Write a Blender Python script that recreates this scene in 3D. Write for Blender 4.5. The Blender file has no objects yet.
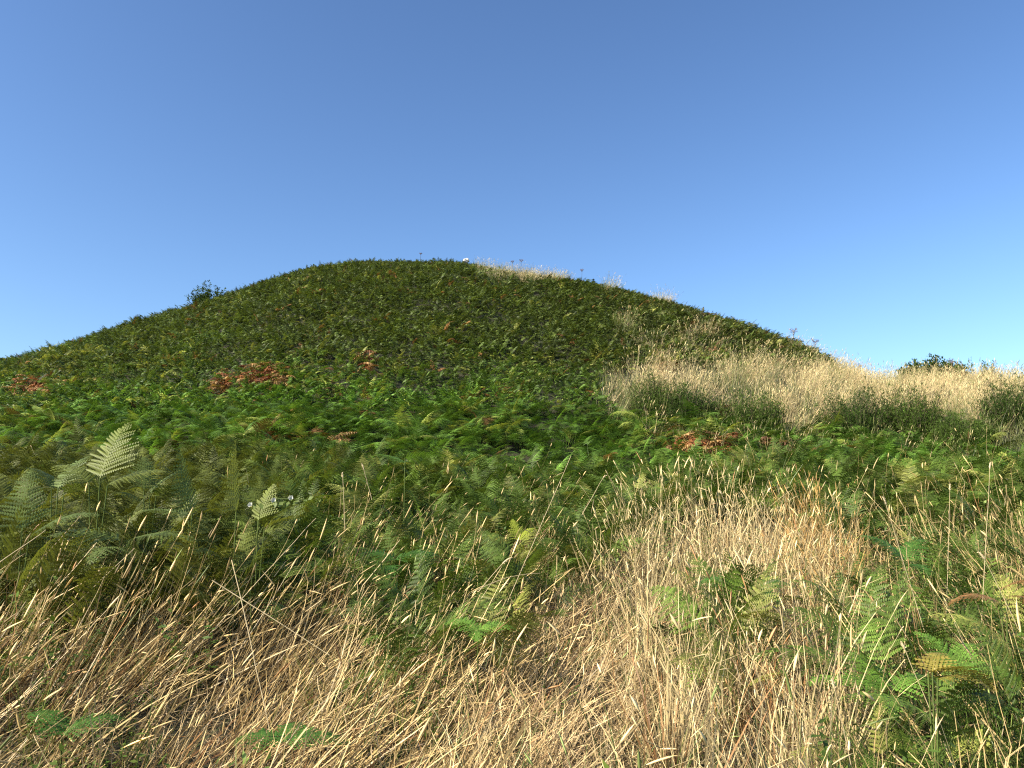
import bpy, math, random
import numpy as np
from mathutils import Vector, Matrix, Euler

random.seed(7); RNG = np.random.default_rng(7)
R = math.radians
scene = bpy.context.scene
COL = scene.collection

# ------------------------------------------------------------------ camera numbers
CAMZ = 1.6; F = 797.0; PITCH = math.atan(116 / F)
SP, CP = math.sin(PITCH), math.cos(PITCH)
def project(X, Y, Z):
    d = Y * CP + (Z - CAMZ) * SP
    u = -Y * SP + (Z - CAMZ) * CP
    d = np.maximum(d, 0.05)
    return 512 + F * X / d, 384 - F * u / d

# ------------------------------------------------------------------ noise
_T = RNG.random((256, 256))
def vnoise(x, y, f=1.0, seed=0):
    x = np.asarray(x, float) * f + seed * 17.31 + 1000; y = np.asarray(y, float) * f + seed * 7.77 + 1000
    xi = np.floor(x).astype(int); yi = np.floor(y).astype(int)
    fx = x - xi; fy = y - yi
    fx = fx * fx * (3 - 2 * fx); fy = fy * fy * (3 - 2 * fy)
    a = _T[xi % 256, yi % 256]; b = _T[(xi + 1) % 256, yi % 256]
    c = _T[xi % 256, (yi + 1) % 256]; d = _T[(xi + 1) % 256, (yi + 1) % 256]
    return (a * (1 - fx) + b * fx) * (1 - fy) + (c * (1 - fx) + d * fx) * fy
def fbm(x, y, f=1.0, seed=0, o=3):
    s = 0; t = 0; a = 1.0
    for i in range(o):
        s = s + a * vnoise(x, y, f * 2 ** i, seed + i * 3); t += a; a *= 0.5
    return s / t
def sstep(a, b, x):
    t = np.clip((x - a) / (b - a), 0, 1); return t * t * (3 - 2 * t)

# ------------------------------------------------------------------ terrain
# outline of the mound against the sky: azimuth (pixels from the axis), elevation, how far off its crest stands
SIL = np.array([
 # px,  py, dist, cover height
 (-900, 470, 30, .40), (-400, 440, 30, .40), (-150, 394, 31, .40), (0, 357, 32, .40), (50, 343, 33, .40), (100, 327, 33.5, .4), (150, 314, 34, .4), (200, 298, 34.5, .4),
 (250, 282, 35, .30), (300, 268, 35.5, .30), (350, 261, 36, .30), (400, 258, 36, .30), (450, 260, 36, .30),
 (500, 266, 36, .4), (550, 271, 36, .4), (600, 281, 35.5, .4), (650, 292, 35, .4), (700, 306, 34, .4),
 (750, 322, 33, .4), (800, 341, 31.5, .4), (840, 358, 29.8, .6), (880, 364, 28, .88), (930, 362, 27, .88), (1024, 362, 26, .88), (1150, 380, 26, .5), (1500, 440, 26, .4), (2000, 470, 26, .4)], float)
YM = 12.5
def fore(X, Y):
    z = np.interp(Y, [-40, 2.0, 4.0, 6.0, 8.0, 10.0, 13.5], [0.0, 0.0, 0.10, 0.38, 0.70, 1.05, 1.62])
    z = z + 0.32 * sstep(-0.6, -3.2, X) * sstep(3.2, 5.4, Y) * (1 - 0.6 * sstep(7, 12, Y))
    return z
def zt(X, Y):
    X = np.asarray(X, float); Y = np.asarray(Y, float)
    Yp = np.maximum(Y, 1.0)
    u = np.clip(X / Yp, -1.6, 1.6)
    px = 512 + F * u            # (small pitch: horizontal px ~ X/Y)
    dist = np.interp(px, SIL[:, 0], SIL[:, 2]); cov = np.interp(px, SIL[:, 0], SIL[:, 3])
    py = np.interp(px, SIL[:, 0], SIL[:, 1])
    tanel = np.tan(np.arctan((384 - py) / F) + PITCH)
    tanel = tanel - cov / dist
    Zc = CAMZ + dist * tanel
    z0 = fore(X, np.minimum(Y, YM)); zm = fore(u * YM, np.full_like(Y, YM))
    L = dist - YM
    t = np.clip((Y - YM) / L, 0, 1)
    m0 = 0.34 * L; m1 = tanel * L
    h00 = 2*t**3 - 3*t**2 + 1; h10 = t**3 - 2*t**2 + t; h01 = -2*t**3 + 3*t**2; h11 = t**3 - t**2
    zh = h00 * zm + h10 * m0 + h01 * Zc + h11 * m1
    d = np.maximum(Y - dist, 0)
    zb = Zc + tanel * d - 0.022 * d * d
    z = np.where(Y < YM, z0, np.where(Y < dist, zh, zb))
    z = np.maximum(z, np.where(Y > dist, -1.0, -50))
    bump = (fbm(X, Y, 0.35, 5) - 0.5) * 0.5 + (vnoise(X, Y, 1.3, 9) - 0.5) * 0.12
    near = sstep(2.5, 6, Y); crest = 1 - 0.5 * np.exp(-((Y - dist) / 4.0) ** 2)
    return z + bump * near * crest * (0.45 + 0.55 * sstep(9, 16, Y))

def ray_ground(px, py, up=0.0):
    """point of the terrain (raised by up) seen at a place in the picture"""
    ys = np.arange(2.0, 60, 0.02)
    a = (384 - py) / F
    el = (a * CP + SP) / (CP - a * SP)
    xs = (px - 512) / F * ys * (CP + el * SP)
    zray = CAMZ + ys * el
    dz = zt(xs, ys) + up - zray
    k = np.argmax(dz > 0)
    if dz[k] <= 0: k = len(ys) - 1 if dz.max() < -2 else int(np.argmax(dz))
    return float(xs[k]), float(ys[k]), float(zt(xs[k:k+1], ys[k:k+1])[0])

# ------------------------------------------------------------------ helpers
def tag(o, label=None, cat=None, group=None, kind=None):
    if label: o["label"] = label
    if cat: o["category"] = cat
    if group: o["group"] = group
    if kind: o["kind"] = kind
    return o

class MB:
    def __init__(s): s.v = []; s.f = []; s.t = []
    def add(s, vs, fs, tone):
        b = len(s.v); s.v.extend(vs); s.f.extend([tuple(i + b for i in f) for f in fs])
        if isinstance(tone, (int, float)): s.t.extend([tone] * len(vs))
        else: s.t.extend(tone)
    def merge(s, o, M):
        b = len(s.v)
        s.v.extend([M @ Vector(p) for p in o.v]); s.f.extend([tuple(i + b for i in f) for f in o.f]); s.t.extend(o.t)
    def mesh(s, name, mat, smooth=True):
        me = bpy.data.meshes.new(name)
        me.from_pydata([tuple(p) for p in s.v], [], s.f)
        a = me.attributes.new("tone", 'FLOAT', 'POINT'); a.data.foreach_set("value", np.array(s.t, np.float32))
        me.materials.append(mat)
        if smooth: me.polygons.foreach_set("use_smooth", [True] * len(me.polygons))
        me.update(); return me
    def build(s, name, mat, parent=None, smooth=True, loc=None):
        o = bpy.data.objects.new(name, s.mesh(name, mat, smooth)); COL.objects.link(o)
        if parent: o.parent = parent
        if loc is not None: o.location = loc
        return o

def empty(name, loc, rz=0):
    o = bpy.data.objects.new(name, None); COL.objects.link(o); o.location = loc; o.rotation_euler = (0, 0, rz)
    o.empty_display_size = 0.2
    return o

def strip(mb, pts, widths, side, tone):
    """flat ribbon along pts"""
    vs = []; fs = []
    for i, (p, w) in enumerate(zip(pts, widths)):
        vs.append(p - side * (w / 2)); vs.append(p + side * (w / 2))
    for i in range(len(pts) - 1): fs.append((2*i, 2*i+1, 2*i+3, 2*i+2))
    mb.add(vs, fs, tone if not isinstance(tone, list) else [t for t in tone for _ in (0, 1)])

def tube(mb, pts, radii, n, tone):
    vs = []; fs = []
    for i, (p, r) in enumerate(zip(pts, radii)):
        d = (pts[min(i+1, len(pts)-1)] - pts[max(i-1, 0)]).normalized()
        a = d.orthogonal().normalized(); b = d.cross(a)
        if i and (a.dot(pa) < 0.3): a = (pa - d * pa.dot(d)).normalized(); b = d.cross(a)
        pa = a
        for k in range(n):
            t = 2 * math.pi * k / n; vs.append(p + (a * math.cos(t) + b * math.sin(t)) * r)
    for i in range(len(pts) - 1):
        for k in range(n): fs.append((i*n+k, i*n+(k+1) % n, (i+1)*n+(k+1) % n, (i+1)*n+k))
    mb.add(vs, fs, tone)

U = random.uniform
# ------------------------------------------------------------------ materials
def nt(m): m.use_nodes = True; m.node_tree.nodes.clear(); return m.node_tree
def leaf_mat(name, color=None, rough=0.5, spec=0.3, transl=0.3, var=0.9, tcol=(1.25, 1.2, 0.6), rnd=0.35):
    """color None: the tint of each scattered plant; else one colour"""
    m = bpy.data.materials.new(name); t = nt(m); N = t.nodes.new; L = t.links.new
    out = N('ShaderNodeOutputMaterial')
    if color is None:
        c = N('ShaderNodeAttribute'); c.attribute_type = 'INSTANCER'; c.attribute_name = 'tint'; csock = c.outputs['Color']
    else:
        c = N('ShaderNodeRGB'); c.outputs[0].default_value = (*color, 1); csock = c.outputs[0]
    tn = N('ShaderNodeAttribute'); tn.attribute_name = 'tone'
    geo = N('ShaderNodeNewGeometry')
    ns = N('ShaderNodeTexNoise'); ns.inputs['Scale'].default_value = 9.0; L(geo.outputs['Position'], ns.inputs['Vector'])
    mul = N('ShaderNodeMath'); mul.operation = 'MULTIPLY_ADD'; L(tn.outputs['Fac'], mul.inputs[0]); mul.inputs[1].default_value = var; mul.inputs[2].default_value = 1 - var / 2
    m2 = N('ShaderNodeMath'); m2.operation = 'MULTIPLY_ADD'; L(ns.outputs['Fac'], m2.inputs[0]); m2.inputs[1].default_value = rnd * 2; m2.inputs[2].default_value = 1 - rnd
    m3 = N('ShaderNodeMath'); m3.operation = 'MULTIPLY'; L(mul.outputs[0], m3.inputs[0]); L(m2.outputs[0], m3.inputs[1])
    vm = N('ShaderNodeVectorMath'); vm.operation = 'SCALE'; L(csock, vm.inputs[0]); L(m3.outputs[0], vm.inputs['Scale'])
    b = N('ShaderNodeBsdfPrincipled'); L(vm.outputs[0], b.inputs['Base Color']); b.inputs['Roughness'].default_value = rough; b.inputs['Specular IOR Level'].default_value = spec
    if transl > 0:
        tr = N('ShaderNodeBsdfTranslucent')
        v2 = N('ShaderNodeVectorMath'); v2.operation = 'MULTIPLY'; L(vm.outputs[0], v2.inputs[0]); v2.inputs[1].default_value = tcol
        L(v2.outputs[0], tr.inputs['Color'])
        mx = N('ShaderNodeMixShader'); mx.inputs[0].default_value = transl
        L(b.outputs[0], mx.inputs[1]); L(tr.outputs[0], mx.inputs[2]); L(mx.outputs[0], out.inputs[0])
    else: L(b.outputs[0], out.inputs[0])
    return m

M_fern = leaf_mat('bracken_leaf', None, 0.5, 0.2, 0.25, 1.2)
M_straw = leaf_mat('straw', None, 0.45, 0.35, 0.12, 1.1, (1.1, 1.0, 0.8))
M_weed = leaf_mat('weed_leaf', None, 0.45, 0.2, 0.25)

def ground_mat():
    m = bpy.data.materials.new('soil_and_litter'); t = nt(m); N = t.nodes.new; L = t.links.new
    out = N('ShaderNodeOutputMaterial'); b = N('ShaderNodeBsdfPrincipled'); b.inputs['Roughness'].default_value = 0.9
    g = N('ShaderNodeNewGeometry')
    n1 = N('ShaderNodeTexNoise'); n1.inputs['Scale'].default_value = 1.1; n1.inputs['Detail'].default_value = 8; L(g.outputs['Position'], n1.inputs['Vector'])
    n2 = N('ShaderNodeTexNoise'); n2.inputs['Scale'].default_value = 22; n2.inputs['Detail'].default_value = 5; L(g.outputs['Position'], n2.inputs['Vector'])
    cr = N('ShaderNodeValToRGB'); L(n1.outputs['Fac'], cr.inputs[0])
    cr.color_ramp.elements[0].position = 0.35; cr.color_ramp.elements[0].color = (0.026, 0.019, 0.009, 1)
    cr.color_ramp.elements[1].position = 0.65; cr.color_ramp.elements[1].color = (0.020, 0.032, 0.007, 1)
    mx = N('ShaderNodeMix'); mx.data_type = 'RGBA'; L(n2.outputs['Fac'], mx.inputs[0]); L(cr.outputs[0], mx.inputs[6]); mx.inputs[7].default_value = (0.034, 0.030, 0.010, 1)
    L(mx.outputs[2], b.inputs['Base Color'])
    bp = N('ShaderNodeBump'); bp.inputs['Strength'].default_value = 0.8; bp.inputs['Distance'].default_value = 0.05; L(n2.outputs['Fac'], bp.inputs['Height']); L(bp.outputs[0], b.inputs['Normal'])
    L(b.outputs[0], out.inputs[0]); return m

# ------------------------------------------------------------------ terrain sheet
def axis(lo, hi, step, far, n):
    core = np.arange(lo, hi + 1e-6, step)
    g = np.linspace(0, 1, n + 1)[1:] ** 2.2
    return np.concatenate([(lo - g * (far + lo if lo > 0 else far))[::-1], core, hi + g * far])
xs = axis(-42, 42, 0.4, 700, 22); ys = axis(-8, 62, 0.4, 700, 22)
GX, GY = np.meshgrid(xs, ys); GZ = zt(GX.ravel(), GY.ravel())
me = bpy.data.meshes.new('hill'); nx, ny = len(xs), len(ys)
idx = np.arange(nx * ny).reshape(ny, nx)
faces = np.stack([idx[:-1, :-1].ravel(), idx[:-1, 1:].ravel(), idx[1:, 1:].ravel(), idx[1:, :-1].ravel()], 1)
me.from_pydata(np.stack([GX.ravel(), GY.ravel(), GZ], 1).tolist(), [], faces.tolist())
me.materials.append(ground_mat()); me.polygons.foreach_set("use_smooth", [True] * len(me.polygons)); me.update()
hill = bpy.data.objects.new('hill', me); COL.objects.link(hill)
tag(hill, 'rounded mound and the rough ground sloping up to it', 'hill', kind='structure')

# ------------------------------------------------------------------ plants: bracken
def frond(mb, origin, az, pitch, L, W, n, droop, detail, tone0=0.5, curl=0.0, roll=0.0, rach=0.006, prune=0.0):
    """one bracken blade: rachis and pairs of tapering pinnae; detail 0 = plain pinnae, 1 = pinnules"""
    dirh = Vector((math.sin(az), math.cos(az), 0)); side = Vector((math.cos(az), -math.sin(az), 0))
    upv = Vector((0, 0, 1))
    side = (side * math.cos(roll) + upv * math.sin(roll)).normalized()
    pts = []; K = 10; p = Vector(origin); a = pitch; ds = L / K
    for k in range(K + 1):
        pts.append(p.copy()); a = pitch - droop * ((k + .5) / K) ** 1.3
        p = p + (dirh * math.cos(a) + upv * math.sin(a)) * ds
    def at(s):
        x = s * K; i = min(int(x), K - 1); f = x - i
        q = pts[i].lerp(pts[i+1], f); d = (pts[i+1] - pts[i]).normalized(); return q, d
    strip(mb, pts, [rach * (1 - 0.8 * k / K) for k in range(K + 1)], side, tone0 + 0.25)
    for i in range(n):
        s = 0.05 + 0.93 * (i / (n - 1)) ** 0.95
        q, d = at(s); nrm = side.cross(d).normalized()
        w = W * ((1 - s) ** 0.85) * (0.75 + 0.25 * min(1, s * 5)) + 0.012
        for sg in (-1, 1):
            if prune and random.random() < prune: continue
            w_ = w * U(0.72, 1.1)
            fw = U(0.25, 0.45) + 0.35 * s
            pd = (side * sg * math.cos(fw) + d * math.sin(fw)).normalized()
            dr = U(0.1, 0.5) + curl
            tn = min(1, max(0, tone0 + U(-0.28, 0.28)))
            wp = min(L / n * 0.88, 0.33 * w_ + 0.006)
            if detail == 0:
                a0 = q; a1 = q + pd * w_ * 0.5 - nrm * (w_ * 0.5 * dr * 0.25); a2 = q + pd * w_ * 0.97 - nrm * (w_ * dr * 0.6)
                pw = d
                tw = nrm * U(-0.9, 0.9)
                mb.add([a0 - pw*wp*.28, a0 + pw*wp*.28, a1 + pw*wp*.5 + tw*wp*.5, a1 - pw*wp*.5 - tw*wp*.5, a2], [(0, 1, 2, 3), (3, 2, 4)], tn)
            else:
                m = max(3, int(w_ / 0.017)); tw = U(-0.3, 0.3)
                strip(mb, [q, q + pd * w_ * 0.5 - nrm * w_ * .5 * dr * .25, q + pd * w_ - nrm * w_ * dr * .6], [0.003, 0.002, 0.001], d, tn)
                for j in range(m):
                    r = (j + 0.6) / m; c = q + pd * w_ * r - nrm * (w_ * r * r * dr * 0.6)
                    pl = wp * 0.62 * (1 - r * 0.75) + 0.004; hw = w_ / m * 0.42
                    for s2 in (-1, 1):
                        e = (d * s2 * 0.92 + pd * 0.35).normalized() + nrm * (tw * s2 * 0.6 - 0.15)
                        t2 = min(1, max(0, tn + U(-0.12, 0.12)))
                        mb.add([c - pd * hw, c + e * pl * 0.55 - pd * hw * .8, c + e * pl, c + e * pl * 0.5 + pd * hw * .9, c + pd * hw], [(0, 1, 2, 3), (0, 3, 4)], t2)

def bracken_clump(nf, hmin, hmax, L, W, n, detail, spread=0.15, droop=(0.5, 1.4), pitch=(0.2, 1.15)):
    mb = MB()
    for k in range(nf):
        az = 2 * math.pi * (k + U(-.4, .4)) / nf; h = U(hmin, hmax)
        b = Vector((U(-spread, spread), U(-spread, spread), 0))
        top = b + Vector((math.sin(az) * 0.12, math.cos(az) * 0.12, h))
        mid = b.lerp(top, 0.5) + Vector((U(-.03, .03), U(-.03, .03), 0))
        tube(mb, [b, mid, top], [0.005, 0.0045, 0.003], 3, 0.55)
        l = L * U(0.75, 1.15)
        frond(mb, top, az + U(-.3, .3), U(*pitch), l, W * U(0.8, 1.1), n, U(*droop), detail, U(0.2, 0.8), U(0, .5), U(-.6, .6), prune=.05)
    return mb

def lookup(objs):
    return objs
PROTO = {}
def protos(name, mbs, mat):
    L = []
    for i, mb in enumerate(mbs):
        me = mb.mesh(name, mat); o = bpy.data.objects.new(name + '_source', me); L.append(o)   # never linked to the scene: geometry only
    return L

def scatter(name, srcs, P, rot, scale, idx, tint, label, cat):
    me = bpy.data.meshes.new(name); n = len(P)
    me.vertices.add(n); me.vertices.foreach_set("co", np.asarray(P, np.float32).ravel())
    a = me.attributes.new("rot", 'FLOAT_VECTOR', 'POINT'); a.data.foreach_set("vector", np.asarray(rot, np.float32).ravel())
    a = me.attributes.new("scl", 'FLOAT_VECTOR', 'POINT'); a.data.foreach_set("vector", np.asarray(scale, np.float32).ravel())
    a = me.attributes.new("pick", 'INT', 'POINT'); a.data.foreach_set("value", np.asarray(idx, np.int32))
    a = me.attributes.new("tint", 'FLOAT_COLOR', 'POINT'); a.data.foreach_set("color", np.concatenate([np.clip(tint, 0, 1), np.ones((n, 1))], 1).astype(np.float32).ravel())
    o = bpy.data.objects.new(name, me); COL.objects.link(o)
    g = bpy.data.node_groups.new(name, 'GeometryNodeTree')
    g.interface.new_socket('Geometry', in_out='INPUT', socket_type='NodeSocketGeometry'); g.interface.new_socket('Geometry', in_out='OUTPUT', socket_type='NodeSocketGeometry')
    N = g.nodes.new; L = g.links.new
    gi = N('NodeGroupInput'); go = N('NodeGroupOutput'); g2i = N('GeometryNodeGeometryToInstance')
    for s in reversed(srcs):
        oi = N('GeometryNodeObjectInfo'); oi.inputs['Object'].default_value = s; oi.inputs['As Instance'].default_value = False
        L(oi.outputs['Geometry'], g2i.inputs[0])
    def na(nm, ty, out):
        x = N('GeometryNodeInputNamedAttribute'); x.data_type = ty; x.inputs['Name'].default_value = nm
        return [s for s in x.outputs if s.enabled and s.name == 'Attribute'][0]
    ip = N('GeometryNodeInstanceOnPoints'); L(gi.outputs[0], ip.inputs['Points']); L(g2i.outputs[0], ip.inputs['Instance'])
    ip.inputs['Pick Instance'].default_value = True
    L(na('pick', 'INT', 0), ip.inputs['Instance Index']); L(na('rot', 'FLOAT_VECTOR', 0), ip.inputs['Rotation']); L(na('scl', 'FLOAT_VECTOR', 0), ip.inputs['Scale'])
    L(ip.outputs[0], go.inputs[0])
    m = o.modifiers.new('scatter', 'NODES'); m.node_group = g
    me.materials.append(srcs[0].data.materials[0])
    return tag(o, label, cat, kind='stuff')

def lean_euler(azimuth, tilt, spin):
    """turn about z by spin, then tip over by tilt towards azimuth (world angle, 0 = +x)"""
    out = np.zeros((len(azimuth), 3))
    for i in range(len(azimuth)):
        ax = Vector((-math.sin(azimuth[i]), math.cos(azimuth[i]), 0))
        M = Matrix.Rotation(tilt[i], 3, ax) @ Matrix.Rotation(spin[i], 3, 'Z')
        out[i] = M.to_euler('XYZ')
    return out

far_fern = protos('bracken_clump', [bracken_clump(random.choice((3, 4)), 0.22, 0.5, 0.5, 0.2, 10, 0) for _ in range(6)], M_fern)
mid_fern = protos('bracken_clump', [bracken_clump(random.choice((3, 4)), 0.25, 0.55, 0.62, 0.25, 14, 1) for _ in range(5)], M_fern)
near_fern = protos('bracken_clump', [bracken_clump(random.choice((3, 4)), 0.35, 0.8, 0.65, 0.27, 15, 1, 0.12, (0.4, 1.5), (0.3, 1.35)) for _ in range(5)], M_fern)

# ------------------------------------------------------------------ plants: grass
def blade(mb, b, az, lean, bend, L, w, tone, head=0.0, k=5, hw=0.0045):
    dh = Vector((math.cos(az), math.sin(az), 0)); sd = Vector((-math.sin(az), math.cos(az), 0))
    r = U(0, math.pi); sdr = sd * math.cos(r) + dh * math.sin(r) * 0.8
    p = Vector(b); pts = [p.copy()]; ds = L / k
    kink = random.randrange(1, k) if random.random() < .3 else 99; ka = U(-.9, 1.2); kz = U(-1.2, 1.2)
    for i in range(k):
        if i == kink: lean += ka; az += kz; dh = Vector((math.cos(az), math.sin(az), 0)); sd = Vector((-math.sin(az), math.cos(az), 0))
        a = lean + bend * ((i + 1) / k) ** 1.5
        p = p + (dh * math.sin(a) + Vector((0, 0, math.cos(a)))) * ds + sd * U(-.004, .004); pts.append(p.copy())
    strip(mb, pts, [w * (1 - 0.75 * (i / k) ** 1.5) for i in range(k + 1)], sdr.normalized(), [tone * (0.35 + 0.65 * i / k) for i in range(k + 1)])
    if head:
        d = (pts[-1] - pts[-2]).normalized(); q = pts[-1]; H = []
        for i in range(5):
            a = lean + bend * (1 + 0.12 * i)
            H.append(q.copy()); q = q + (dh * math.sin(a) + Vector((0, 0, math.cos(a)))) * (head / 4)
        tube(mb, H, [hw * c for c in (.35, .9, 1, .75, .15)], 3, min(1, tone + 0.1))

def grass_tuft(n, rad, Lr, wr, heads=0.4, lean=(0.02, 0.3), bend=(0.0, 0.8), green=0.0, k=5, hw=0.0045):
    mb = MB()
    for i in range(n):
        r = rad * math.sqrt(random.random()); t = U(0, 6.283)
        b = (r * math.cos(t), r * math.sin(t), -0.03)
        hd = random.random() < heads * .75
        L = U(*Lr) * (1.0 if hd else U(0.5, 0.95))
        blade(mb, b, t + U(-1, 1), U(*lean), U(*bend) * (0.5 if hd else 1), L, U(*wr) * (0.6 if hd else 1), U(0.1, 1.0), U(0.04, 0.13) if hd else 0, k, hw * U(.4, 1.05))
    return mb
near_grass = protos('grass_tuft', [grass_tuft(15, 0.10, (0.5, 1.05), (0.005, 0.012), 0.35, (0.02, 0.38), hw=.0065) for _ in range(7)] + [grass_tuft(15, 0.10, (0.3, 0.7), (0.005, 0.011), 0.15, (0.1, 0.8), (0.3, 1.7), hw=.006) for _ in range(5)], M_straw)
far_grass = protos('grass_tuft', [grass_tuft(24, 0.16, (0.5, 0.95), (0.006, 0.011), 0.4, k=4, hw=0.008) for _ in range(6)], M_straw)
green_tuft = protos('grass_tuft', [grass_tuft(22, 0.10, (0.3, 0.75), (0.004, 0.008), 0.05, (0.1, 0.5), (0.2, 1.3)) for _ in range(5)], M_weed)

def leaf(mb, p, d, nrm, l, w, tone):
    s = d.cross(nrm).normalized()
    mb.add([p, p + d*l*.45 + s*w*.5 - nrm*l*.02, p + d*l - nrm*l*.15, p + d*l*.45 - s*w*.5 - nrm*l*.02], [(0, 1, 2), (0, 2, 3)], tone)
def rdir():
    z = U(-1, 1); t = U(0, 6.283); r = math.sqrt(1 - z*z); return Vector((r*math.cos(t), r*math.sin(t), z))
def weed(nst, h, ll, lw, spread=0.1):
    mb = MB()
    for _ in range(nst):
        az = U(0, 6.283); a = U(0.05, 0.5); p = Vector((U(-spread, spread), U(-spread, spread), 0)); H = U(*h); pts = [p.copy()]
        for i in range(5):
            a += U(-.05, .12); p = p + Vector((math.cos(az)*math.sin(a), math.sin(az)*math.sin(a), math.cos(a))) * H/5; pts.append(p.copy())
        tube(mb, pts, [0.003, 0.003, 0.0025, 0.002, 0.0015, 0.001], 3, 0.4)
        m = int(H / 0.022)
        for j in range(m):
            s = (j + .5) / m * 5 * 0.999; q = pts[int(s)].lerp(pts[int(s)+1], s % 1)
            d = rdir(); d.z = abs(d.z) * 0.5 - 0.05; d.normalize()
            leaf(mb, q, d, (Vector((0, 0, 1)) + rdir() * .5).normalized(), U(*ll), U(*lw), U(0.2, 0.9))
    return mb
weeds = protos('leafy_weed', [weed(5, (0.25, 0.6), (0.03, 0.06), (0.012, 0.028)) for _ in range(5)], M_weed)

# ------------------------------------------------------------------ where what grows
def inside(px, py, poly):
    poly = np.array(poly, float); n = len(poly); c = np.zeros(px.shape, bool); j = n - 1
    for i in range(n):
        xi, yi = poly[i]; xj, yj = poly[j]
        c ^= ((yi > py) != (yj > py)) & (px < (xj - xi) * (py - yi) / (yj - yi + 1e-9) + xi); j = i
    return c
def ell(px, py, cx, cy, rx, ry): return ((px - cx) / rx) ** 2 + ((py - cy) / ry) ** 2
def sample(n, y0, y1, k=0.78, add=2.0):
    Y = np.sqrt(y0 ** 2 + (y1 ** 2 - y0 ** 2) * RNG.random(n))
    X = (RNG.random(n) * 2 - 1) * (k * Y + add)
    return X, Y
def mixc(a, b, t): return np.asarray(a)[None] * (1 - t[:, None]) + np.asarray(b)[None] * t[:, None]

DEAD = [ # px, py, rx, ry, tone
 (266, 377, 22, 9, 'rust'), (222, 383, 8, 6, 'rust'), (38, 387, 28, 7, 'rust'), (703, 449, 26, 8, 'rust'), (768, 449, 13, 5, 'brown'), (366, 359, 7, 5, 'rust'), (340, 441, 7, 4, 'tan')]
GRASSBANK = [(596, 374), (640, 358), (700, 360), (770, 362), (840, 362), (1030, 352), (1700, 352), (1700, 470), (1024, 456), (990, 430), (960, 418), (880, 410), (830, 428), (780, 428), (720, 408), (660, 402), (612, 412), (600, 395)]

BUSHES = [('tall dark green bush where the pale grass meets the mound', 660, 428, 56, 38, 'a'), ('dark bush right above the rust patch at the foot of the bank', 692, 436, 46, 34, 'b'),
     ('leafy green bush between the rust patch and the wide bank bush', 752, 442, 64, 34, 'a'), ('wide dark green bush at the middle of the grass bank', 856, 446, 78, 44, 'b'),
     ('green bush joined to the right of the wide bank bush', 915, 446, 62, 40, 'a'), ('dark green bush at the right edge below the pale bank', 1012, 436, 54, 40, 'b'),
     ('low olive bush under the pale grass near the right edge', 962, 458, 58, 28, 'a')]

# --- far bracken over the mound
X, Y = sample(42000, 11.5, 41, 0.76, 2)
Z = zt(X, Y); px, py = project(X, Y, Z + 0.3)
nz = fbm(X, Y, 0.5, 21); nz2 = fbm(X, Y, 1.4, 31); n3 = vnoise(X, Y, 3.0, 41)
keep = ~inside(px + (nz2 - .5) * 30, py + (n3 - .5) * 10, GRASSBANK)
for (cx, cy, rx, ry, _) in DEAD: keep &= ell(px + (n3 - .5) * 14, py, cx, cy, rx, ry) > 0.35 + .4 * RNG.random(len(px))
# thin it out among the dry stalks on the crest and the right flank
keep &= ~((ell(px, py, 545, 270, 75, 9) < 1) & (RNG.random(len(px)) < .75))
X, Y, Z, px, py, nz, nz2, n3 = [a[keep] for a in (X, Y, Z, px, py, nz, nz2, n3)]
n = len(X); h = RNG.random(n)
tint = mixc((0.100, 0.185, 0.026), (0.080, 0.108, 0.021), sstep(430, 330, py + (nz - .5) * 90))
tint = tint * (1 - .0) ; yel = (h < 0.10 + 0.16 * sstep(.55, .75, nz2)) & (py < 470) & ((py > 345) | (h < .04))
tint[yel] = tint[yel] * .4 + np.array([0.28, 0.28, 0.06]) * .7
brn = (RNG.random(n) < 0.015 + 0.07 * sstep(.62, .8, nz2) * sstep(470, 420, py))
tint[brn] = np.array([0.20, 0.10, 0.035])
rf = sstep(600, 700, px) * sstep(375, 350, py) * (RNG.random(n) < .35)
tint = mixc((0, 0, 0), (1, 1, 1), 1 - rf * 0.35) * tint + rf[:, None] * np.array([0.05, 0.03, 0.02])
tint *= ((0.45 + 1.0 * RNG.random(n)) * (0.75 + .5 * nz2))[:, None]
far = Y > 17; CR = 1 - .3 * sstep(30, 35, Y)
def bracken_obj(sel, srcs, name, label, smin, smax):
    m = sel.sum(); s = smin + (smax - smin) * (0.5 * RNG.random(m) + 0.9 * np.clip(nz2[sel] * 1.6 - .35, 0, 1) ** 1.2); s = s * CR[sel]
    rot = lean_euler(RNG.random(m) * 6.283, 0.35 * RNG.random(m), RNG.random(m) * 6.283)
    return scatter(name, srcs, np.stack([X[sel], Y[sel], Z[sel] - .06], 1), rot, np.stack([s, s, s * (0.85 + .25 * RNG.random(m))], 1), RNG.integers(0, len(srcs), m), tint[sel], label, 'bracken')
bracken_obj(far, far_fern, 'bracken', 'dense olive green bracken cover over the upper mound', 0.42, 0.72)
selm = (~far) & (RNG.random(n) < 0.7)
bracken_obj(selm, mid_fern, 'bracken', 'fresh green bracken cover along the foot of the mound', 0.48, 0.85)

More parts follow.
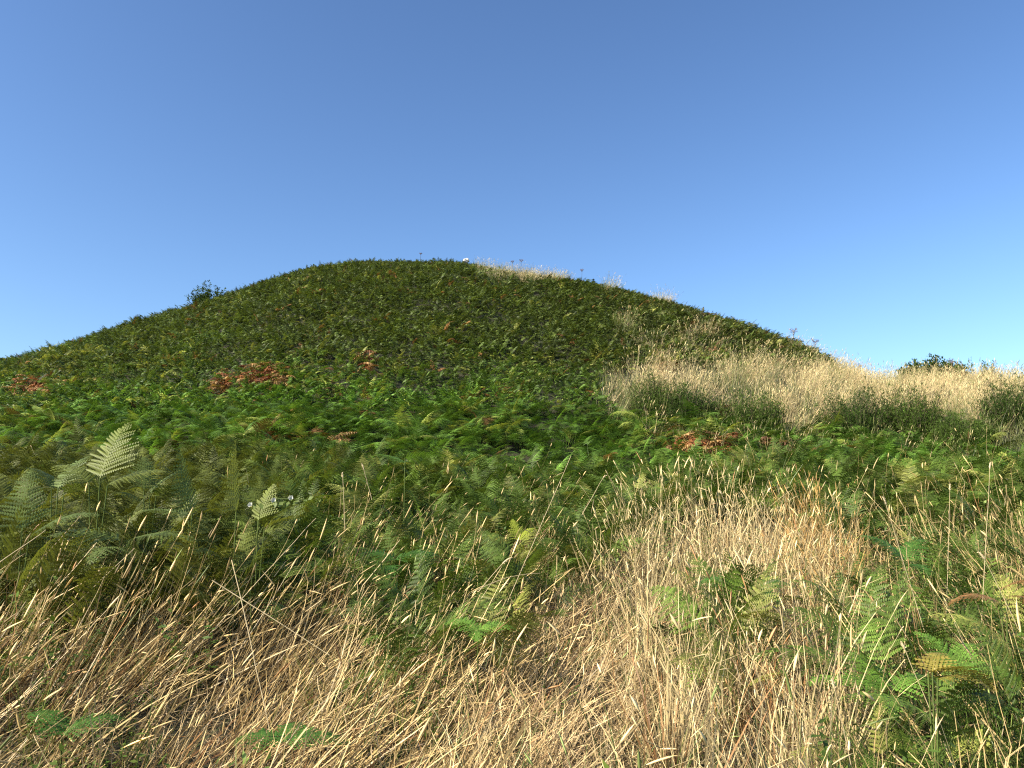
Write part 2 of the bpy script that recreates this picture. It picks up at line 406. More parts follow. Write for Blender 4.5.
# --- foreground zones (judged by where the middle of a plant shows)
def zones(px, py):
    z = np.zeros(px.shape, int)                      # 0 green bracken
    z[inside(px, py, [(-900, 625), (60, 598), (130, 592), (235, 590), (330, 600), (400, 640), (470, 655), (520, 640), (500, 900), (-900, 900)])] = 1    # leaning right
    z[inside(px, py, [(470, 655), (530, 590), (600, 545), (640, 540), (650, 640), (640, 900), (480, 900)])] = 2                                      # flattened mat
    z[inside(px, py, [(600, 560), (640, 520), (700, 508), (790, 500), (850, 520), (845, 600), (850, 700), (880, 900), (630, 900), (640, 640)])] = 3  # upright pale
    z[inside(px, py, [(850, 500), (1900, 500), (1900, 900), (880, 900), (850, 700), (845, 600)])] = 4                                             # mixed right
    z[inside(px, py, [(280, 510), (600, 480), (600, 545), (530, 590), (470, 655), (400, 640), (330, 600), (270, 590)])] = 5                            # green with straw
    return z

STRAW = np.array([0.74, 0.53, 0.23]); PINK = np.array([0.75, 0.54, 0.26]); PALE = np.array([0.76, 0.58, 0.28]); ORNG = np.array([0.60, 0.35, 0.12])
X, Y = sample(17000, 1.5, 13.5, 0.8, 1.6)
Z = zt(X, Y); px, py = project(X, Y, Z + 0.30)
nz = fbm(X, Y, 1.2, 51); n2 = vnoise(X, Y, 3.5, 61)
jx = px + (nz - .5) * 60; jy = py + (n2 - .5) * 40
zn = zones(jx, jy)
dens = np.select([zn == 1, zn == 2, zn == 3, zn == 4, zn == 5, (zn == 0) & (px > 640)], [1.1, 1.0, 1.0, 0.34, 0.30, 0.16], 0.012)
n5 = vnoise(X, Y, 6.0, 67); gap = np.clip(sstep(.5, .65, n2) * 0.75 + sstep(.45, .6, n5) * .75, 0, .88)
dens = dens * (1 - gap * np.where(zn == 2, .35, 1)) * np.where(Y > 9, 0.6, 1)
keep = RNG.random(len(X)) < dens * np.clip(1.25 - Y * .04, .5, 1) * np.where(zn == 2, 1, .85)
X, Y, Z, px, py, zn, nz, n2 = [a[keep] for a in (X, Y, Z, px, py, zn, nz, n2)]
n = len(X); rr = RNG.random(n); rn = RNG.normal(size=n)
# lean direction (0 = to the right, pi/2 = away) and tilt
az = np.select([zn == 1, zn == 2, zn == 3, zn == 4, zn == 5], [0.25 + .35 * rn, 0.55 + .6 * rn, 2.0 + 1.6 * rn, 2.9 + .6 * rn, 0.15 + .35 * rn], rn * 3)
tl = np.select([zn == 1, zn == 2, zn == 3, zn == 4, zn == 5], [0.70 + .28 * rr, 0.95 + .35 * rr, 0.02 + .22 * rr, 0.25 + .40 * rr, 0.60 + .4 * rr], 0.3 * rr)
az = az + (nz - .5) * 1.2; tl = tl + (n2 - .5) * .35
tint = np.select([(zn == 1)[:, None], (zn == 2)[:, None], (zn == 3)[:, None], (zn == 4)[:, None]], [STRAW[None], PINK[None], PALE[None], STRAW[None]], STRAW[None]) * np.ones((n, 3))
o_ = ell(px, py, 820, 560, 45, 60) < 1; tint[o_ & (rr < .55)] = ORNG
tint[RNG.random(n) < .05] = np.array([0.42, 0.22, 0.09])
grn = RNG.random(n) < .06; tint[grn] = np.array([0.20, 0.24, 0.07])
tint *= (0.4 + 0.75 * RNG.random(n) ** .8)[:, None]
sc = np.where(zn == 2, 0.95, 1.08) * (0.7 + .4 * RNG.random(n)) * np.clip(0.55 + (Y - 1.5) * .25, .5, 1)
pick = np.where(RNG.random(n) < np.where(zn == 2, .6, .25), RNG.integers(7, 12, n), RNG.integers(0, 7, n))
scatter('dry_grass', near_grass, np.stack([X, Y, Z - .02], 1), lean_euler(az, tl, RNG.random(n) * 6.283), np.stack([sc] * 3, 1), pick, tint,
        'bleached straw coloured long grass, bent and matted in the foreground', 'dry grass')

# --- flattened thatch under the standing stalks
X, Y = sample(8000, 1.2, 10.5, 0.8, 1.6)
Z = zt(X, Y); px, py = project(X, Y, Z + 0.12); n2 = vnoise(X, Y, 1.5, 63); zn = zones(px + (n2 - .5) * 40, py + 10)
keep = RNG.random(len(X)) < np.select([zn == 1, zn == 2, zn == 3, zn == 4], [1., 1., .7, .4], 0.03)
X, Y, Z = X[keep], Y[keep], Z[keep]; n = len(X)
tint = mixc((0.42, 0.29, 0.15), (0.72, 0.53, 0.27), RNG.random(n)); s = .35 + .35 * RNG.random(n)
scatter('dry_grass', near_grass, np.stack([X, Y, Z + .02], 1), lean_euler(.5 + 1.3 * RNG.normal(size=n), 1.15 + .35 * RNG.random(n), RNG.random(n) * 6.283), np.stack([s] * 3, 1), RNG.integers(7, 12, n), tint,
        'flattened dead grass thatch lying under the standing straw', 'dry grass')

# --- foreground green: bracken, weeds, green grass
X, Y = sample(5200, 3.6, 13.0, 0.8, 1.6)
Z = zt(X, Y); px, py = project(X, Y, Z + 0.5); n2 = vnoise(X, Y, 1.7, 71)
zn = zones(px + (n2 - .5) * 30, py)
dens = np.select([zn == 1, zn == 2, zn == 3, zn == 4, zn == 5], [.0, .0, .0, .11, .42], 0.9)
dens = np.where((zn == 3) & (ell(px, py, 745, 620, 45, 40) < 1), .5, dens)
dens = np.where((zn == 4) & (ell(px, py, 910, 700, 60, 40) < 1), .3, dens)
keep = RNG.random(len(X)) < dens
X, Y, Z, px, py, zn = [a[keep] for a in (X, Y, Z, px, py, zn)]; n = len(X)
left = sstep(330, 200, px)
tint = mixc((0.100, 0.155, 0.024), (0.130, 0.148, 0.028), left)
yy = RNG.random(n) < .2 - .12 * left; tint[yy] = np.array([0.24, 0.25, 0.055])
tint *= (0.7 + .6 * RNG.random(n))[:, None]
s = (0.42 + .42 * RNG.random(n))
scatter('bracken', near_fern, np.stack([X, Y, Z - .03], 1), lean_euler(RNG.random(n) * 6.283, .35 * RNG.random(n), RNG.random(n) * 6.283), np.stack([s] * 3, 1), RNG.integers(0, 5, n), tint,
        'green bracken fronds growing in front of the mound behind the straw', 'bracken')

X, Y = sample(15000, 2.2, 14.0, 0.8, 1.6)
Z = zt(X, Y); px, py = project(X, Y, Z + 0.2); n2 = vnoise(X, Y, 2.5, 81); zn = zones(px, py)
dens = np.select([zn == 1, zn == 2, zn == 3, zn == 4, zn == 5], [.22, .05, .18, 1., 1.], 0.8) * sstep(.2, .5, n2)
keep = RNG.random(len(X)) < dens
X, Y, Z, px, py = [a[keep] for a in (X, Y, Z, px, py)]; n = len(X)
tint = mixc((0.07, 0.13, 0.022), (0.20, 0.25, 0.05), RNG.random(n) ** 2) * (0.7 + .5 * RNG.random(n))[:, None]
s = 0.6 + .6 * RNG.random(n)
isg = RNG.random(n) < .6
for sel, src, nm, lb, ct in ((isg, green_tuft, 'green_grass', 'green grass leaves growing through the straw', 'green grass'), (~isg, weeds, 'weeds', 'low leafy green weeds between the straw and the bracken', 'weeds')):
    m = sel.sum()
    scatter(nm, src, np.stack([X[sel], Y[sel], Z[sel] - .01], 1), lean_euler(RNG.normal(size=m) * 1.2, .5 * RNG.random(m), RNG.random(m) * 6.283), np.stack([s[sel]] * 3, 1), RNG.integers(0, 5, m), tint[sel], lb, ct)

# --- dry grass bank on the right
X, Y = sample(23000, 13, 38, 0.76, 2)
Z = zt(X, Y); px, py = project(X, Y, Z + 0.3); nz = fbm(X, Y, .7, 91); n2 = vnoise(X, Y, 1.6, 95)
ins = inside(px + (nz - .5) * 34, py + (n2 - .5) * 14, GRASSBANK)
dens = np.where(ins, 0.95 - .35 * sstep(.6, .75, n2), 0.0)
for (_, bx_, by_, bw_, bh_, _m) in BUSHES: dens = np.where(ell(px, py, bx_, by_ - bh_ * .5, bw_ * .52, bh_ * .6) < 1, .30, dens)
dens = np.where(~ins & (px > 590) & (px < 860) & (py > 340) & (py < 372), .10, dens)
dens = np.where(~ins & (px > 700) & (py > 405) & (py < 450), .30, dens)
for (cx, cy, rx, ry) in ((622, 322, 9, 7), (684, 344, 14, 6), (545, 270, 70, 8), (490, 264, 16, 5), (612, 284, 10, 4), (665, 296, 12, 5), (700, 330, 16, 5), (645, 335, 10, 5)):
    dens = np.where(ell(px, py, cx, cy, rx, ry) < 1, .6, dens)
keep = RNG.random(len(X)) < dens
X, Y, Z, px, py, nz, n2 = [a[keep] for a in (X, Y, Z, px, py, nz, n2)]; n = len(X)
g = RNG.random(n) < (0.08 + .6 * sstep(.5, .65, nz) + .45 * sstep(400, 430, py) + .35 * sstep(650, 620, px))
tint = np.ones((n, 3)) * np.array([0.60, 0.48, 0.23]); tint[RNG.random(n) < .25] = PINK * .75; tint[g] = np.array([0.16, 0.17, 0.05])
tint *= (0.7 + .5 * RNG.random(n))[:, None]
s = (0.6 + .45 * RNG.random(n)) * np.where(px < 600, .8, 1)
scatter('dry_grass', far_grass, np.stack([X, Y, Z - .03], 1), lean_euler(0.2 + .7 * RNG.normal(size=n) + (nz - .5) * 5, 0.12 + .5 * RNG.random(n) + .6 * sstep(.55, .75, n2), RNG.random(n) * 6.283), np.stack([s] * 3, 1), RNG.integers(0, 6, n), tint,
        'pale dry grass on the bank to the right of the mound', 'dry grass')

# ------------------------------------------------------------------ single things
M_shrub = leaf_mat('shrub_leaf', (0.066, 0.105, 0.017), 0.6, .12, .25)
M_shrubd = leaf_mat('gorse_leaf', (0.045, 0.078, 0.013), 0.6, .12, .2)
M_twig = leaf_mat('twig_bark', (0.06, 0.05, 0.028), .8, .2, 0)
M_rust = leaf_mat('dead_bracken_rust', (0.22, 0.085, 0.030), .6, .2, .25, 1.3, (1.2, 1, .8))
M_brown = leaf_mat('dead_bracken_brown', (0.20, 0.10, 0.06), .6, .2, .2, 1.2)
M_tan = leaf_mat('dead_bracken_tan', (0.34, 0.20, 0.075), .6, .2, .2, 1.2)
M_pale = leaf_mat('pale_frond', (0.165, 0.19, 0.04), .5, .2, .3, .6)
M_olive = leaf_mat('olive_frond', (0.12, 0.16, 0.04), .5, .2, .3, .8)
M_lime = leaf_mat('lime_frond', (0.13, 0.24, 0.035), .5, .2, .3, .8)
M_green = leaf_mat('green_frond', (0.06, 0.14, 0.022), .5, .2, .3, .8)
M_yellow = leaf_mat('yellow_frond', (0.27, 0.22, 0.045), .5, .3, .35, .8)
M_orange = leaf_mat('orange_frond', (0.26, 0.13, 0.045), .5, .3, .3, .9)
M_stalk = leaf_mat('stalk_straw', (0.55, 0.43, 0.24), .5, .3, .15, .5)
M_strawc = leaf_mat('seed_straw', (0.60, 0.47, 0.28), .6, .2, .15, .8)
M_grey = leaf_mat('seed_head_brown', (0.16, 0.10, 0.08), .8, .1, 0)
M_white = leaf_mat('petal_white', (0.6, 0.58, 0.52), .6, .2, .3, .2)

def shrub(name, label, px, py_base, wpx, hpx, mat, cat='shrub', group=None, ntw=70, ls=(0.03, 0.06), up=0.9, dist=None, loose=0.0, nl=26, slim=.42):
    x, y, z = ray_ground(px, py_base)
    if dist: 
        y = dist; x = (px - 512) / F * y * 1.01; z = float(zt(np.array([x]), np.array([y]))[0])
    Wm = wpx * y / F; Hm = hpx * y / F
    root = empty(name, (x, y, z - 0.05)); tag(root, label, cat, group)
    st = MB(); fo = MB()
    for i in range(ntw):
        a0 = U(0, 6.283); rr = math.sqrt(random.random()); bx = rr * math.cos(a0) * Wm * .36; by = rr * math.sin(a0) * Wm * .3
        hh = Hm * (1 - .45 * rr * rr) * U(.35, 1.08 + loose)
        p = Vector((bx, by, 0)); pts = [p.copy()]; d = Vector((bx * up / Wm * 1.3 + U(-.15, .15), by * up / Wm + U(-.15, .15), 1)).normalized()
        for k in range(4): d = (d + Vector((U(-.12, .12), U(-.12, .12), 0))).normalized(); p = p + d * hh / 4; pts.append(p.copy())
        tube(st, pts, [.010, .008, .006, .004, .0015], 3, U(.3, .8))
        for j in range(nl):
            s = (0.08 + 0.92 * (j / nl)) * 3.999; q = pts[int(s)].lerp(pts[int(s)+1], s % 1)
            sub = rdir(); sub.z = abs(sub.z) + .3; sub.normalize(); q2 = q + sub * U(.02, .13)
            tn = U(.1, .9)
            for _ in range(3):
                dd = (rdir() + sub * .8 + Vector((0, 0, .6 if slim < .3 else 0))).normalized(); leaf(fo, q2 + rdir() * .02, dd, rdir(), U(*ls), U(*ls) * slim, min(1, max(0, tn + U(-.2, .2))))
    st.build('stem', M_twig, root); fo.build('foliage', mat, root, smooth=False)
    return root

shrub('shrub', 'small lone dark shrub on the left skyline of the mound', 201, 300, 34, 22, M_shrubd, ntw=60, ls=(.07, .13), dist=34.3, loose=.4, nl=18)
shrub('gorse_bush', 'broad low dark bush on the skyline above the pale grass bank', 932, 362, 70, 33, M_shrubd, ntw=230, dist=28.0, ls=(.08, .13), nl=26)
shrub('gorse_bush', 'brownish ragged bush on the skyline right of the broad dark bush', 978, 364, 46, 26, M_shrub, ntw=80, dist=27.8, ls=(.05, .09), loose=.3, nl=18)
for lb, px_, py_, w_, h_, m_ in BUSHES:
    m_ = {'a': M_shrub, 'b': M_shrubd}[m_]
    shrub('bush', lb, px_, py_ - 5, w_ * 1.05, h_ + 5, m_, 'bush', 'bushes along the foot of the grass bank', ntw=210, ls=(.035, .08), nl=30, loose=.35, slim=.22)

# dead bracken patches
LB = {0: 'large rust red patch of dead bracken on the left face of the mound', 1: 'small rust patch just left of the large rust red patch', 2: 'wide dark red brown dead bracken by the left edge of the mound',
      3: 'rust brown dead bracken below the bushes at the foot of the bank', 4: 'small brown dead bracken right of the rust patch under the bushes', 5: 'tiny orange dead bracken spot high on the mound face', 6: 'tiny tan dead bracken spot low on the mound face'}
for i, (cx, cy, rx, ry, tn) in enumerate(DEAD):
    x0, y0, z0 = ray_ground(cx, cy, .25); o = empty('dead_bracken', (x0, y0, z0)); tag(o, LB[i], 'dead bracken', 'patches of dead bracken')
    mb = MB(); mt = MB(); k = 0
    num = int(max(14, rx * ry * .9))
    while k < num:
        a = U(0, 6.283); r = 1.25 * random.random() ** .6
        x, y, z = ray_ground(cx + rx * r * math.cos(a), cy + ry * r * math.sin(a), .2)
        frond(mt if random.random() < .15 + .5 * r * r else mb, (x - x0, y - y0, z - z0 + (U(.05, .34) if i < 3 or i > 4 else U(.1, .40))), U(0, 6.283), U(-.3, .5), U(.25, .45), .13, 9, U(.6, 1.6), 0, U(.0, .9), U(.2, 1.2), U(-.6, .6)); k += 1
    mb.build('foliage', {'rust': M_rust, 'brown': M_brown, 'tan': M_tan}[tn], o)
    mt.build('withered_frond', M_tan, o)

# individual bracken plants in the foreground
def fern_plant(label, px, py, dist, frs, mat, group='bracken plants standing out in the foreground', stemc=None):
    """px, py: where the stem tops show; frs: list of (azimuth, pitch, length, width, droop, dx, dz, roll)"""
    a = (384 - py) / F; el = (a * CP + SP) / (CP - a * SP)
    x = (px - 512) / F * dist * (CP + el * SP); ztop = CAMZ + dist * el; zg = float(zt(np.array([x]), np.array([dist]))[0])
    root = empty('bracken_plant', (x, dist, zg)); tag(root, label, 'bracken', group)
    H = max(.15, ztop - zg)
    for (az_, pi_, L_, W_, dr_, dx, dz, ro) in frs:
        top = Vector((dx, 0, H + dz)); base = Vector((dx * .3, 0, 0)); mid = base.lerp(top, .55) + Vector((-dx * .15, .01, .02))
        st = MB(); tube(st, [base, base.lerp(mid, .5), mid, mid.lerp(top, .5) , top], [.006, .0055, .005, .0045, .004], 5, .6); s_ = st.build('stem', stemc or M_olive, root)
        fr = MB(); frond(fr, top, az_, pi_, L_, W_, 18, dr_, 1, .55, 0, ro, .008); fr.build('frond', mat, s_)
    return root
H90 = math.pi / 2
fern_plant('pale yellow green frond spread broad and upright by the left edge of the mound', 100, 478, 6.0, [(H90*.15, 1.25, .52, .30, .5, 0, 0, .1), (-H90*.8, .7, .40, .22, .8, -.08, -.04, .3), (H90*.85, .55, .42, .22, .7, .06, -.05, -.3)], M_pale)
fern_plant('tall pale frond curling left at its tip, third from the left edge', 236, 512, 5.6, [(-H90*.8, 1.40, .50, .13, -.25, 0, 0, .5)], M_pale)
fern_plant('slim pale frond leaning left between the broad pale frond and the curling frond', 192, 512, 5.8, [(-H90*.7, 1.15, .50, .14, -.2, 0, 0, .6), (-H90, .3, .35, .14, .5, -.02, -.02, .2)], M_olive)
fern_plant('low pale green frond standing right of the curling frond', 258, 520, 5.9, [(H90*.3, 1.2, .30, .15, .3, 0, 0, 0), (H90, .5, .3, .12, .5, .05, -.05, .2)], M_pale)
fern_plant('olive frond standing at the left edge above the dark hollow', 22, 530, 5.2, [(-H90*.3, 1.2, .50, .2, .6, 0, 0, .2), (H90*.9, .7, .45, .2, .9, .05, -.04, -.3)], M_olive)
fern_plant('olive bracken with wide low fronds under the broad pale frond', 120, 540, 5.4, [(-H90, .35, .5, .22, .7, 0, 0, .3), (H90*1.1, .3, .5, .22, .7, .05, 0, -.2), (math.pi, .2, .4, .2, .9, 0, -.05, 0)], M_olive)
fern_plant('olive green bracken leaning right just right of the broad pale frond', 150, 492, 6.3, [(H90*.5, .9, .42, .2, .9, 0, 0, .2), (-H90*.3, 1.1, .36, .17, .6, -.05, .02, -.2), (H90*1.2, .5, .36, .18, .9, .05, -.03, .3)], M_olive)
fern_plant('olive green bracken between the left edge and the broad pale frond', 58, 488, 6.2, [(H90*.2, 1.1, .40, .2, .8, 0, 0, .2), (-H90*.6, .8, .40, .19, .9, -.05, 0, -.3), (H90*1.1, .4, .36, .18, .9, .05, -.03, .3)], M_olive)
fern_plant('bright green frond arching over a straw edge at mid left', 405, 458, 8.2, [(H90, .25, .45, .14, .5, 0, 0, .5), (-H90*.7, .5, .4, .16, .6, 0, -.05, 0)], M_lime)
fern_plant('dark green fern with drooping fronds in the middle of the upright straw', 750, 590, 5.8, [(-H90*.9, .6, .42, .16, 1.3, 0, 0, .3), (H90*.9, .5, .40, .16, 1.2, 0, 0, -.3), (math.pi*.9, .4, .35, .15, 1.1, 0, -.03, 0)], M_green)
fern_plant('bright green fern sprouting from the flattened straw mat', 478, 630, 5.0, [(-H90*.6, .5, .28, .12, 1.0, 0, 0, .2), (H90*.8, .4, .28, .12, 1.1, 0, 0, -.2), (math.pi, .3, .22, .1, 1, 0, 0, 0)], M_lime)
fern_plant('low green fern at the bottom edge of the picture in the left straw', 285, 742, 4.0, [(-H90*.9, .35, .30, .13, 1.0, 0, 0, .2), (H90*.9, .35, .32, .13, 1.0, 0, 0, -.2), (0, .5, .25, .12, .9, 0, 0, 0)], M_green)
fern_plant('dark little fern at the bottom left corner of the straw', 62, 735, 4.0, [(-H90*.7, .7, .28, .12, 1.0, 0, 0, .2), (H90*.7, .6, .28, .12, 1.0, 0, 0, -.2)], M_green)
fern_plant('bright green fern with flat fronds left of the yellow frond', 885, 690, 4.4, [(-H90*.95, .45, .42, .15, .9, 0, 0, .3), (-H90*.2, .9, .3, .14, .8, 0, 0, .0), (H90*.8, .5, .3, .13, .9, .04, 0, -.3), (math.pi*1.1, .2, .3, .13, .9, 0, -.02, 0)], M_lime)
fern_plant('turning yellow frond in the bottom right corner', 928, 672, 3.7, [(H90*.95, .25, .34, .11, 1.2, 0, 0, .5), (H90*.4, .6, .24, .10, .9, 0.02, 0, 0), (H90*1.3, .4, .22, .09, 1.2, 0.04, -.03, 0)], M_yellow)
fern_plant('lime green fern above the yellow frond in the bottom right corner', 955, 668, 4.7, [(-H90*.3, 1.0, .3, .14, .9, 0, 0, .2), (H90*.6, .8, .3, .13, 1.0, 0, 0, -.2), (H90*1.5, .4, .3, .13, 1.0, 0, 0, -.2)], M_lime)
fern_plant('rust orange dead frond at the right edge among green stalks', 1000, 590, 5.2, [(H90, .6, .34, .13, 1.3, 0, 0, .3), (-H90*.8, .5, .34, .11, 1.4, 0, -.08, .2), (math.pi*.9, .3, .25, .11, 1.3, .04, -.04, 0)], M_orange)
fern_plant('green bracken standing right of the upright straw', 905, 560, 6.6, [(-H90*.6, .9, .4, .17, .9, 0, 0, .2), (H90*.6, .8, .4, .17, .9, 0, 0, -.2), (math.pi, .3, .4, .17, .9, 0, -.05, 0)], M_green)
fern_plant('green bracken half hidden by right leaning stalks at mid left', 395, 560, 6.4, [(-H90*.8, .5, .4, .17, 1.1, 0, 0, .2), (H90*.8, .5, .4, .17, 1.1, 0, 0, -.2), (math.pi, .3, .34, .17, 1.1, 0, -.05, 0)], M_green)
fern_plant('small fern with yellow tips in the dark green at centre', 519, 540, 7.2, [(-H90*.3, 1.2, .22, .1, .6, 0, 0, .2), (H90*.6, .9, .2, .09, .8, 0, 0, -.2)], leaf_mat('yellow_green_frond', (.30, .34, .04), .5, .3, .35, .7))

# single long stalks
def at(px, py, d):
    a = (384 - py) / F; el = (a * CP + SP) / (CP - a * SP)
    return Vector(((px - 512) / F * d * (CP + el * SP), d, CAMZ + d * el))
def stalk(label, p0, p1, d0, d1, head=.1, sag=.02, r=.0028, hr=.006, arch=0.0):
    a = at(*p0, d0); b = at(*p1, d1); g = float(zt(np.array([a.x]), np.array([a.y]))[0])
    root = empty('grass_stalk', (a.x, a.y, g)); tag(root, label, 'grass stalk', 'long single stalks above the straw')
    a = a - Vector((a.x, a.y, g)); b = b - Vector(root.location); L = (b - a).length
    ext = a - (b - a) * max(0, (a.z - 0) / max(.05, (b.z - a.z))) if b.z > a.z + .05 else a
    pts = [] if a.z < .02 or (ext - a).length > .9 else [ext]
    for k in range(7):
        t = k / 6; pts.append(a.lerp(b, t) + Vector((0, 0, arch * 4 * t * (1 - t))) + Vector((U(-1, 1), 0, U(-1, 1))) * .002)
    mb = MB(); tube(mb, pts, [r * (1 - .45 * i / len(pts)) for i in range(len(pts))], 5, .6); s = mb.build('stem', M_stalk, root)
    if head:
        d = (pts[-1] - pts[-2]).normalized(); hp = [pts[-1] + d * head * t + Vector((0, 0, -head * .3 * t * t)) for t in (0, .12, .35, .6, .85, 1)]
        hm = MB(); tube(hm, hp, [hr * c for c in (.3, .8, 1, .9, .6, .1)], 6, .6)
        for _ in range(26):
            t = U(0, .98); q = hp[0].lerp(hp[-1], t); v = (rdir() + d).normalized(); leaf(hm, q, v, rdir(), .014, .004, U(.4, 1))
        hm.build('seed_head', M_strawc, s)
ST = [('long pale stalk leaning right across the green at centre', (525, 562), (571, 456), 6.5, 6.7, 0, 0), ('fine stalk leaning right beside the long pale stalk at centre', (582, 515), (603, 478), 7.2, 7.3, .05, 0),
      ('bent straw arching right into the green at centre', (472, 593), (540, 573), 5.2, 5.4, 0, .03), ('short nodding stalk with thick seed head left of centre', (478, 592), (502, 564), 5.2, 5.2, .10, 0),
      ('thin upright stalk standing in the green at mid left', (345, 530), (343, 478), 6.2, 6.2, .06, 0), ('upright stalk with a pale seed head at mid left', (372, 500), (364, 470), 7.5, 7.5, .10, 0),
      ('long straw slanting right up from the left straw', (250, 590), (316, 518), 5.2, 5.4, .0, 0), ('thin straw leaning right over the dark hollow at left', (82, 598), (135, 548), 5.0, 5.1, 0, 0),
      ('yellow stem slanting up from the left edge', (0, 562), (46, 530), 4.9, 5.0, 0, 0), ('straight straw crossing down to the right over the left straw', (212, 580), (330, 655), 4.3, 4.2, 0, 0),
      ('steep straw leaning left across the left straw', (232, 560), (270, 730), 4.2, 3.9, 0, 0), ('thin straw leaning left above the upright straw', (745, 560), (722, 495), 6.0, 6.0, .05, 0),
      ('tall thin stalk by the right edge with a nodding tip', (985, 560), (990, 470), 6.0, 6.0, .08, 0), ('tall straight stalk among the right hand weeds', (948, 560), (950, 490), 6.4, 6.4, .07, 0),
      ('tall stalk leaning left among the right hand weeds', (918, 610), (886, 505), 5.6, 5.6, .08, 0), ('long pale straw leaning left over the bottom right fern', (955, 768), (905, 650), 3.9, 3.9, .05, 0),
      ('arched straw over the bottom right fern', (850, 760), (835, 690), 3.9, 3.9, .08, .0), ('bright stem leaning left at the far right edge', (1024, 640), (985, 560), 4.9, 4.9, .08, 0)]
for lb, p0, p1, d0, d1, hd, ar in ST: stalk(lb, p0, p1, d0, d1, hd, arch=ar)

# dried flower stems on the skyline
def umbel(label, px, hpx, spread, n=7, kind=0):
    py0 = np.interp(px, SIL[:, 0], SIL[:, 1]); d = float(np.interp(px, SIL[:, 0], SIL[:, 2])) - .6
    x = (px - 512) / F * d * 1.01; z = float(zt(np.array([x]), np.array([d]))[0])
    root = empty('seed_plant', (x, d, z)); tag(root, label, 'dry plant', 'dry seed plants on the skyline of the mound')
    H = .42 + hpx * d / F; mb = MB(); tube(mb, [Vector((0, 0, 0)), Vector((.01, 0, H * .5)), Vector((.02, 0, H * .86))], [.009, .008, .006], 4, .5)
    sd = MB(); top = Vector((.02, 0, H * .86))
    for k in range(n):
        a = 6.283 * k / n; e = top + Vector((math.cos(a) * spread, math.sin(a) * spread, H * .14 * (1 if not kind else U(.2, 1.6))))
        tube(mb, [top - Vector((0, 0, 0 if not kind else H * U(0, .3))), e], [.004, .003], 3, .5)
        tube(sd, [top, e], [.003, .006], 3, .5)
        for _ in range(12): leaf(sd, e + rdir() * .022, rdir(), rdir(), .03, .014, U(.2, .9))
    s = mb.build('stem', M_twig, root); sd.build('seeds', M_grey, s)
umbel('dry umbel standing above the highest grass on the crest', 521, 7, .07)
umbel('smaller dry stem left of the umbel on the crest', 512, 5, .05)
umbel('lone dry umbel on the skyline right of the crest', 583, 9, .06)
umbel('faint dry stem on the skyline at the mound top', 418, 4, .04)
umbel('spindly twiggy plant on the right skyline slope', 796, 11, .13, 11, 1)
umbel('spindly twiggy plant lowest on the right skyline slope', 817, 12, .12, 10, 1)
umbel('thin dry stem on the skyline above the pale bank', 861, 6, .06, 6, 1)
umbel('thin dry stem on the skyline between the two skyline bushes', 953, 14, .05, 6, 1)

# pale stone on the crest
def stone(label, px, py, size, d):
    x = (px - 512) / F * d * 1.01; z = float(zt(np.array([x]), np.array([d]))[0])
    import bmesh
    bm = bmesh.new(); bmesh.ops.create_icosphere(bm, subdivisions=3, radius=1)
    for v in bm.verts:
        c = v.co; k = 1 + .22 * math.sin(3.1 * c.x + 1) * math.cos(2.7 * c.y) + .12 * math.sin(6 * c.z + 4 * c.x); v.co = Vector((c.x * 1.0, c.y * .8, c.z * .6)) * k * size
    me = bpy.data.meshes.new('stone'); bm.to_mesh(me); bm.free()
    m = bpy.data.materials.new('limestone'); t = nt(m); b = t.nodes.new('ShaderNodeBsdfPrincipled'); o_ = t.nodes.new('ShaderNodeOutputMaterial'); nn = t.nodes.new('ShaderNodeTexNoise'); nn.inputs['Scale'].default_value = 9
    cr = t.nodes.new('ShaderNodeValToRGB'); cr.color_ramp.elements[0].color = (.38, .35, .30, 1); cr.color_ramp.elements[1].color = (.7, .67, .6, 1); t.links.new(nn.outputs[0], cr.inputs[0]); t.links.new(cr.outputs[0], b.inputs['Base Color']); b.inputs['Roughness'].default_value = .9; t.links.new(b.outputs[0], o_.inputs[0])
    me.materials.append(m)
    o = bpy.data.objects.new('stone', me); COL.objects.link(o); o.location = (x, d, z + .36); tag(o, label, 'stone')
stone('pale stone showing on the crest of the mound', 465, 264, .17, 35.6)

# bindweed with white flowers
def bindweed(px, py, d):
    c = at(px, py, d); root = empty('bindweed', (c.x, c.y, float(zt(np.array([c.x]), np.array([c.y]))[0]))); tag(root, 'bindweed with small white flowers climbing beside the pale fronds', 'bindweed')
    H = c.z - root.location.z; st = MB(); pts = [Vector((0, 0, 0)), Vector((-.05, 0, H * .5)), Vector((0, -.02, H)), Vector((.12, -.02, H + .03)), Vector((.3, 0, H + .02))]
    tube(st, pts, [.003] * 5, 4, .5)
    for k in range(14):
        q = pts[2].lerp(pts[4], U(-.3, 1)); leaf(st, q, rdir(), (Vector((0, -1, 1)) + rdir() * .4).normalized(), U(.03, .05), U(.025, .04), U(.5, 1))
    s = st.build('stem', M_olive, root)
    for q in (Vector((-.06, -.06, H - .01)), Vector((.09, -.06, H + .02)), Vector((.20, -.05, H + .035))):
        f = MB(); ax = Vector((U(-.3, .3), -1, .5)).normalized(); a = ax.orthogonal().normalized(); b = ax.cross(a); vs = [q - ax * .03]
        for k in range(10): vs.append(q + (a * math.cos(k * .6283) + b * math.sin(k * .6283)) * (.019 if k % 2 else .015))
        f.add(vs, [(0, 1 + k, 1 + (k + 1) % 10) for k in range(10)], .7); f.build('flower', M_white, root)
bindweed(262, 503, 5.3)

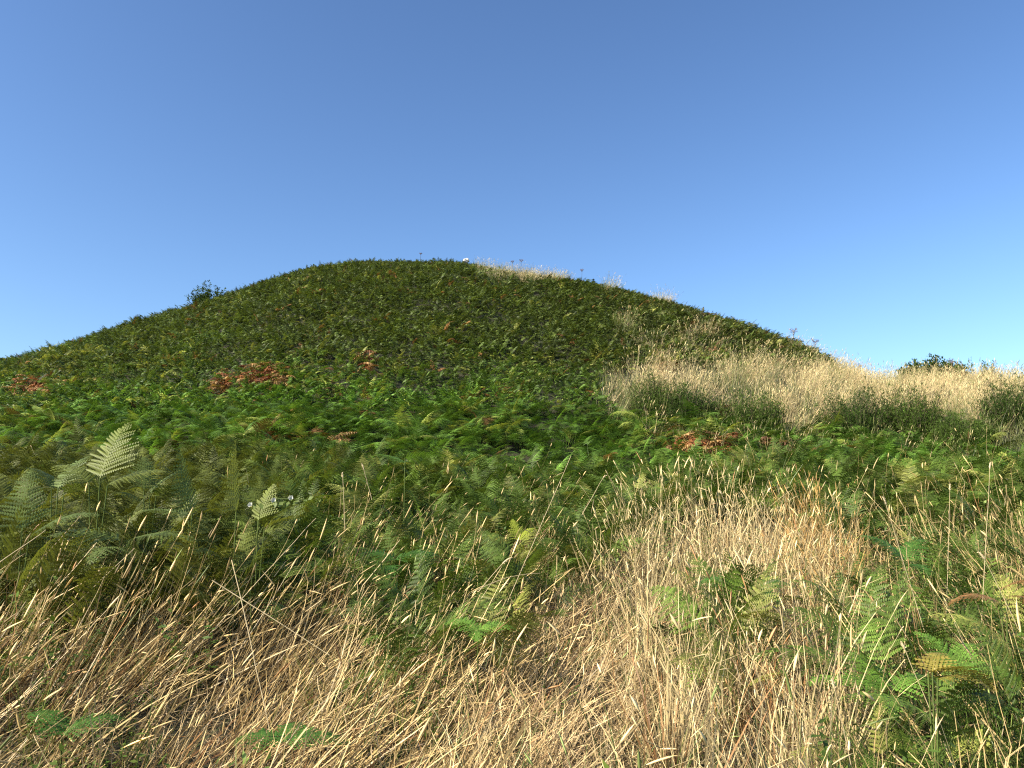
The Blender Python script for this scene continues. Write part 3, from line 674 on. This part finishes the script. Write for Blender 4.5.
# ------------------------------------------------------------------ light
SUN_EL, SUN_AZ = R(36), R(-118)       # azimuth from the viewing direction, minus = left
sd = Vector((math.sin(SUN_AZ) * math.cos(SUN_EL), math.cos(SUN_AZ) * math.cos(SUN_EL), math.sin(SUN_EL)))
sun = bpy.data.lights.new('sun', 'SUN'); sun.energy = 5.0; sun.angle = R(0.53); sun.color = (1.0, 0.92, 0.77)
so = bpy.data.objects.new('sun', sun); COL.objects.link(so); so.rotation_euler = sd.to_track_quat('Z', 'Y').to_euler()
w = bpy.data.worlds.new("World"); scene.world = w; w.use_nodes = True
t = w.node_tree; t.nodes.clear(); bg = t.nodes.new('ShaderNodeBackground'); ow = t.nodes.new('ShaderNodeOutputWorld'); sk = t.nodes.new('ShaderNodeTexSky')
sk.sky_type = 'NISHITA'; sk.sun_disc = False; sk.sun_elevation = SUN_EL; sk.sun_rotation = SUN_AZ; sk.altitude = 100; sk.air_density = 1.0; sk.dust_density = 1.0; sk.ozone_density = 3.0
bg.inputs['Strength'].default_value = 0.079
wb = t.nodes.new('ShaderNodeVectorMath'); wb.operation = 'MULTIPLY'; wb.inputs[1].default_value = (0.89, 0.965, 1.02)   # the phone's blue white balance
gm = t.nodes.new('ShaderNodeGamma'); gm.inputs[1].default_value = 1.2; t.links.new(sk.outputs[0], gm.inputs[0]); t.links.new(gm.outputs[0], wb.inputs[0]); t.links.new(wb.outputs[0], bg.inputs[0]); t.links.new(bg.outputs[0], ow.inputs[0])

cam = bpy.data.cameras.new('camera'); co = bpy.data.objects.new('camera', cam); COL.objects.link(co)
co.location = (0, 0, CAMZ); co.rotation_euler = (math.pi / 2 + PITCH, 0, 0); cam.sensor_width = 36; cam.lens = F / 1024 * 36; cam.clip_start = .05; cam.clip_end = 3000
scene.camera = co
vs_ = scene.view_settings; vs_.view_transform = 'Standard'; vs_.look = 'None'; vs_.exposure = 1.0; vs_.gamma = 1; vs_.use_curve_mapping = False
cy = scene.cycles; cy.use_denoising = False; cy.filter_width = 1.2; cy.sample_clamp_indirect = 4; cy.max_bounces = 3; cy.diffuse_bounces = 2; cy.glossy_bounces = 1; cy.transmission_bounces = 2; cy.transparent_max_bounces = 4
